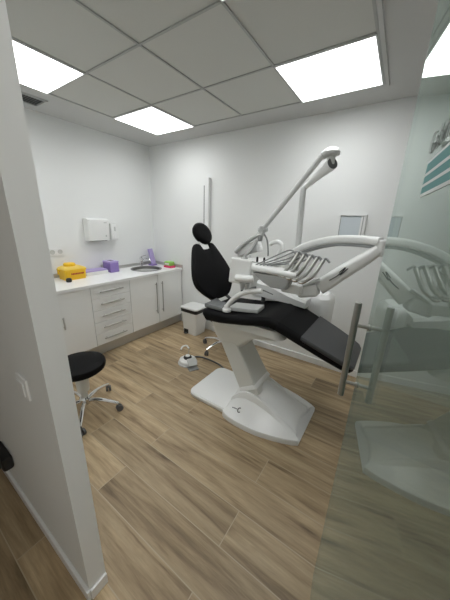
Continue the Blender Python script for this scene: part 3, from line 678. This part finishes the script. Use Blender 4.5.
obj('boom', T([A1, A0], [0.0195, 0.0195], 14, False), 'lampgrey', lamp)
kj = nb(); tube(kj, [A0 + V((-0.03, 0, 0)), A0 + V((0.045, 0, 0.004))], 0.020, 12, False); tube(kj, [A0 + V((0, 0, 0.03)), A0 + V((0, 0, -0.05))], 0.024, 12, False)
obj('elbow', kj, 'lightgrey', lamp)
obj('fork', T([A0 + V((0.0, 0, -0.03)), (2.225, -0.84, 1.445), (2.145, -0.86, 1.385), (2.075, -0.87, 1.315)], [0.016, 0.018, 0.019], 12), 'lightgrey', lamp)
b = nb(); box(b, -0.10, 0.10, -0.075, 0.075, -0.05, 0.05, 0.022, 3, mtx=aim(2.16, -0.77, 1.345, 0.1, -0.35))
lh = obj('lamp_head', b, 'white', lamp)
obj('side_handle', T([(2.17, -0.86, 1.29), (2.215, -0.865, 1.33), (2.25, -0.86, 1.38), (2.27, -0.85, 1.43)], 0.012, 12), 'lightgrey', lh)
dk = nb(); tube(dk, [(2.285, -0.80, 1.50), (2.33, -0.79, 1.44), (2.345, -0.78, 1.35), (2.345, -0.77, 1.30)], 0.007, 8); 
obj('lamp_cable', dk, 'grey', lamp)
obj('pivot', B(2.262, 2.295, -0.83, -0.79, 1.42, 1.475, 0.008), 'grey', lamp)

# ------------------------------------------------------------------ stools
def stool(cx, cy, zseat, label, a0):
    t = thing('rolling_stool', label, 'stool', (cx, cy, 0))
    obj('seat', lathe(nb(), [(0.12, -0.078), (0.17, -0.074), (0.186, -0.06), (0.192, -0.035), (0.186, -0.012), (0.16, 0.0), (0.08, 0.004), (0.01, 0.004)], (cx, cy, zseat), seg=48), 'black', t)
    obj('seat_plate', lathe(nb(), [(0.10, -0.092), (0.12, -0.088), (0.12, -0.0782)], (cx, cy, zseat), seg=24), 'darkgrey', t)
    obj('gas_column', lathe(nb(), [(0.026, 0.13), (0.026, 0.2), (0.046, 0.21), (0.052, zseat - 0.093)], (cx, cy, 0), seg=24), 'cream', t)
    obj('hub', lathe(nb(), [(0.034, 0.075), (0.042, 0.085), (0.042, 0.13), (0.03, 0.145)], (cx, cy, 0), seg=20), 'chrome', t)
    for k in range(5):
        a = a0 + k * 2 * PI / 5; c, s = math.cos(a), math.sin(a)
        obj('leg', T([(cx + 0.03 * c, cy + 0.03 * s, 0.108), (cx + 0.12 * c, cy + 0.12 * s, 0.112), (cx + 0.215 * c, cy + 0.215 * s, 0.092), (cx + 0.272 * c, cy + 0.272 * s, 0.074)], [0.017, 0.015, 0.012], 10), 'chrome', t)
        ca = obj('caster', T([(cx + 0.262 * c, cy + 0.262 * s, 0.076), (cx + 0.268 * c, cy + 0.268 * s, 0.04)], [0.010, 0.008], 8, False), 'rubber', t)
        px, py = cx + 0.268 * c, cy + 0.268 * s; d = a + 0.7
        ax = V((math.cos(d + PI / 2), math.sin(d + PI / 2), 0)); w = nb()
        for o_ in (-0.013, 0.013): lathe(w, [(0.018, -0.009), (0.026, -0.008), (0.027, 0), (0.026, 0.008), (0.018, 0.009)], V((px + math.cos(d) * 0.008, py + math.sin(d) * 0.008, 0.0275)) + ax * o_, ax, 16)
        obj('wheel', w, 'rubber', ca)
    return t
stool(1.335, -1.96, 0.475, 'round black rolling stool with chrome star base beside the door jamb', math.atan2(-1.699 + 1.96, 1.248 - 1.335))
stool(1.63, -0.355, 0.475, 'black rolling stool mostly hidden behind the dental chair, only casters showing', math.atan2(-0.40 + 0.355, 1.37 - 1.63) - 0.08)

# ------------------------------------------------------------------ glass door, opened into the room
S = 0.122; DX = 3.113 + S * (-1.025 + 2.7814478)
dv = V((-S, 1, 0)).normalized(); dn = V((-1, -S, 0)).normalized()      # along the door into the room, and its room-side normal
D0 = V((DX, -2.7814478, 0))
def g3(t, off, z): return D0 + V((-S, 1, 0)) * t + dn * off + V((0, 0, z))
door = thing('glass_door', 'frameless tinted glass door opened into the room at right', 'door', g3(0.45, 0, 0))
TE, TH = 0.866, 0.05
def gbox(t0, t1, o0, o1, z0, z1):
    bm = nb(); P = [g3(t, o, z) for z in (z0, z1) for t, o in ((t0, o0), (t1, o0), (t1, o1), (t0, o1))]
    loft(bm, [P[:4], P[4:]]); return bm
obj('pane', gbox(TH, TE - 0.0015, -0.010, 0.0, 0.008, 2.12), 'glass', door, angle=20)
obj('pane_edge', gbox(TE - 0.0014, TE, -0.010, 0.0, 0.008, 2.12), 'glassedge', door, label='green glass edge')
TP = 0.80
for side_, lab in ((1, 'room-side steel bar handle'), (-1, 'far-side steel bar handle')):
    off = 0.040 if side_ > 0 else -0.050
    b = T([g3(TP, off, 1.045), g3(TP, off, 1.36)], 0.0095, 18, False)
    hd = obj('handle', b, 'darksteel', door, label=lab)
    b = nb()
    for z in (1.095, 1.29):
        o0 = 0.0005 if side_ > 0 else -0.0105
        tube(b, [g3(TP, off, z), g3(TP, o0, z)], 0.0055, 12, False); tube(b, [g3(TP, o0 + 0.005 * side_, z), g3(TP, o0, z)], 0.009, 14, False)
    obj('standoff', b, 'darksteel', hd)
for z0 in (0.05, 2.0): obj('hinge', gbox(TH - 0.015, TH + 0.05, -0.03, 0.02, z0, z0 + 0.09), 'steel', door)
# vinyl lettering and teal stripes on the room side
fc = bpy.data.curves.new('lettering', 'FONT'); fc.body = 'Gabin'; fc.size = 0.042; fc.extrude = 0.0003; fc.offset = -0.0011; fc.space_character = 1.0
ft = bpy.data.objects.new('lettering', fc)
dg_me = None
C.objects.link(ft)
bpy.context.view_layer.update()
me = bpy.data.meshes.new_from_object(ft.evaluated_get(bpy.context.evaluated_depsgraph_get()))
bpy.data.objects.remove(ft)
bm = bmesh.new(); bm.from_mesh(me); bpy.data.meshes.remove(me)
ux = -dv; uz = V((0, 0, 1))
for v in bm.verts:
    p = v.co.copy(); v.co = g3(0.52, 0, 1.675) + ux * p.x * 1.02 + uz * p.y + dn * (0.001 + p.z)
obj('lettering', bm, 'greyvinyl', door)
for k, (z0, z1) in enumerate(((1.649, 1.6615), (1.6345, 1.6445), (1.621, 1.6302))):
    obj('teal_stripe', gbox(0.15, 0.503, 0.0004, 0.0009, z0, z1), 'teal', door)
for z0, z1 in ((1.6616, 1.6650), (1.6446, 1.6489), (1.6303, 1.6344), (1.6165, 1.6209)):
    obj('white_stripe', gbox(0.15, 0.505, 0.0004, 0.0009, z0, z1), 'vinyl', door)

# ------------------------------------------------------------------ light and render settings
def area(name, loc, sx, sy, power, col=(1, 1, 1)):
    l = bpy.data.lights.new(name, 'AREA'); l.shape = 'RECTANGLE'; l.size = sx; l.size_y = sy; l.energy = power; l.color = col
    o = bpy.data.objects.new(name, l); C.objects.link(o); o.location = loc; return o
area('corridor_fill', (3.9, -3.4, H - 0.02), 0.6, 0.6, 13.5, (1, 0.96, 0.91))  # unseen fill light added to brighten the jamb and corridor wall
w = bpy.data.worlds.new('world'); bpy.context.scene.world = w; w.use_nodes = True
w.node_tree.nodes['Background'].inputs[0].default_value = (0.5, 0.5, 0.5, 1); w.node_tree.nodes['Background'].inputs[1].default_value = 0.02
sc = bpy.context.scene
sc.view_settings.view_transform = 'Standard'; sc.view_settings.look = 'None'; sc.view_settings.gamma = 1; sc.view_settings.exposure = 0.0
sc.cycles.max_bounces = 12; sc.cycles.diffuse_bounces = 6; sc.cycles.glossy_bounces = 6; sc.cycles.transparent_max_bounces = 16
sc.cycles.use_denoising = True
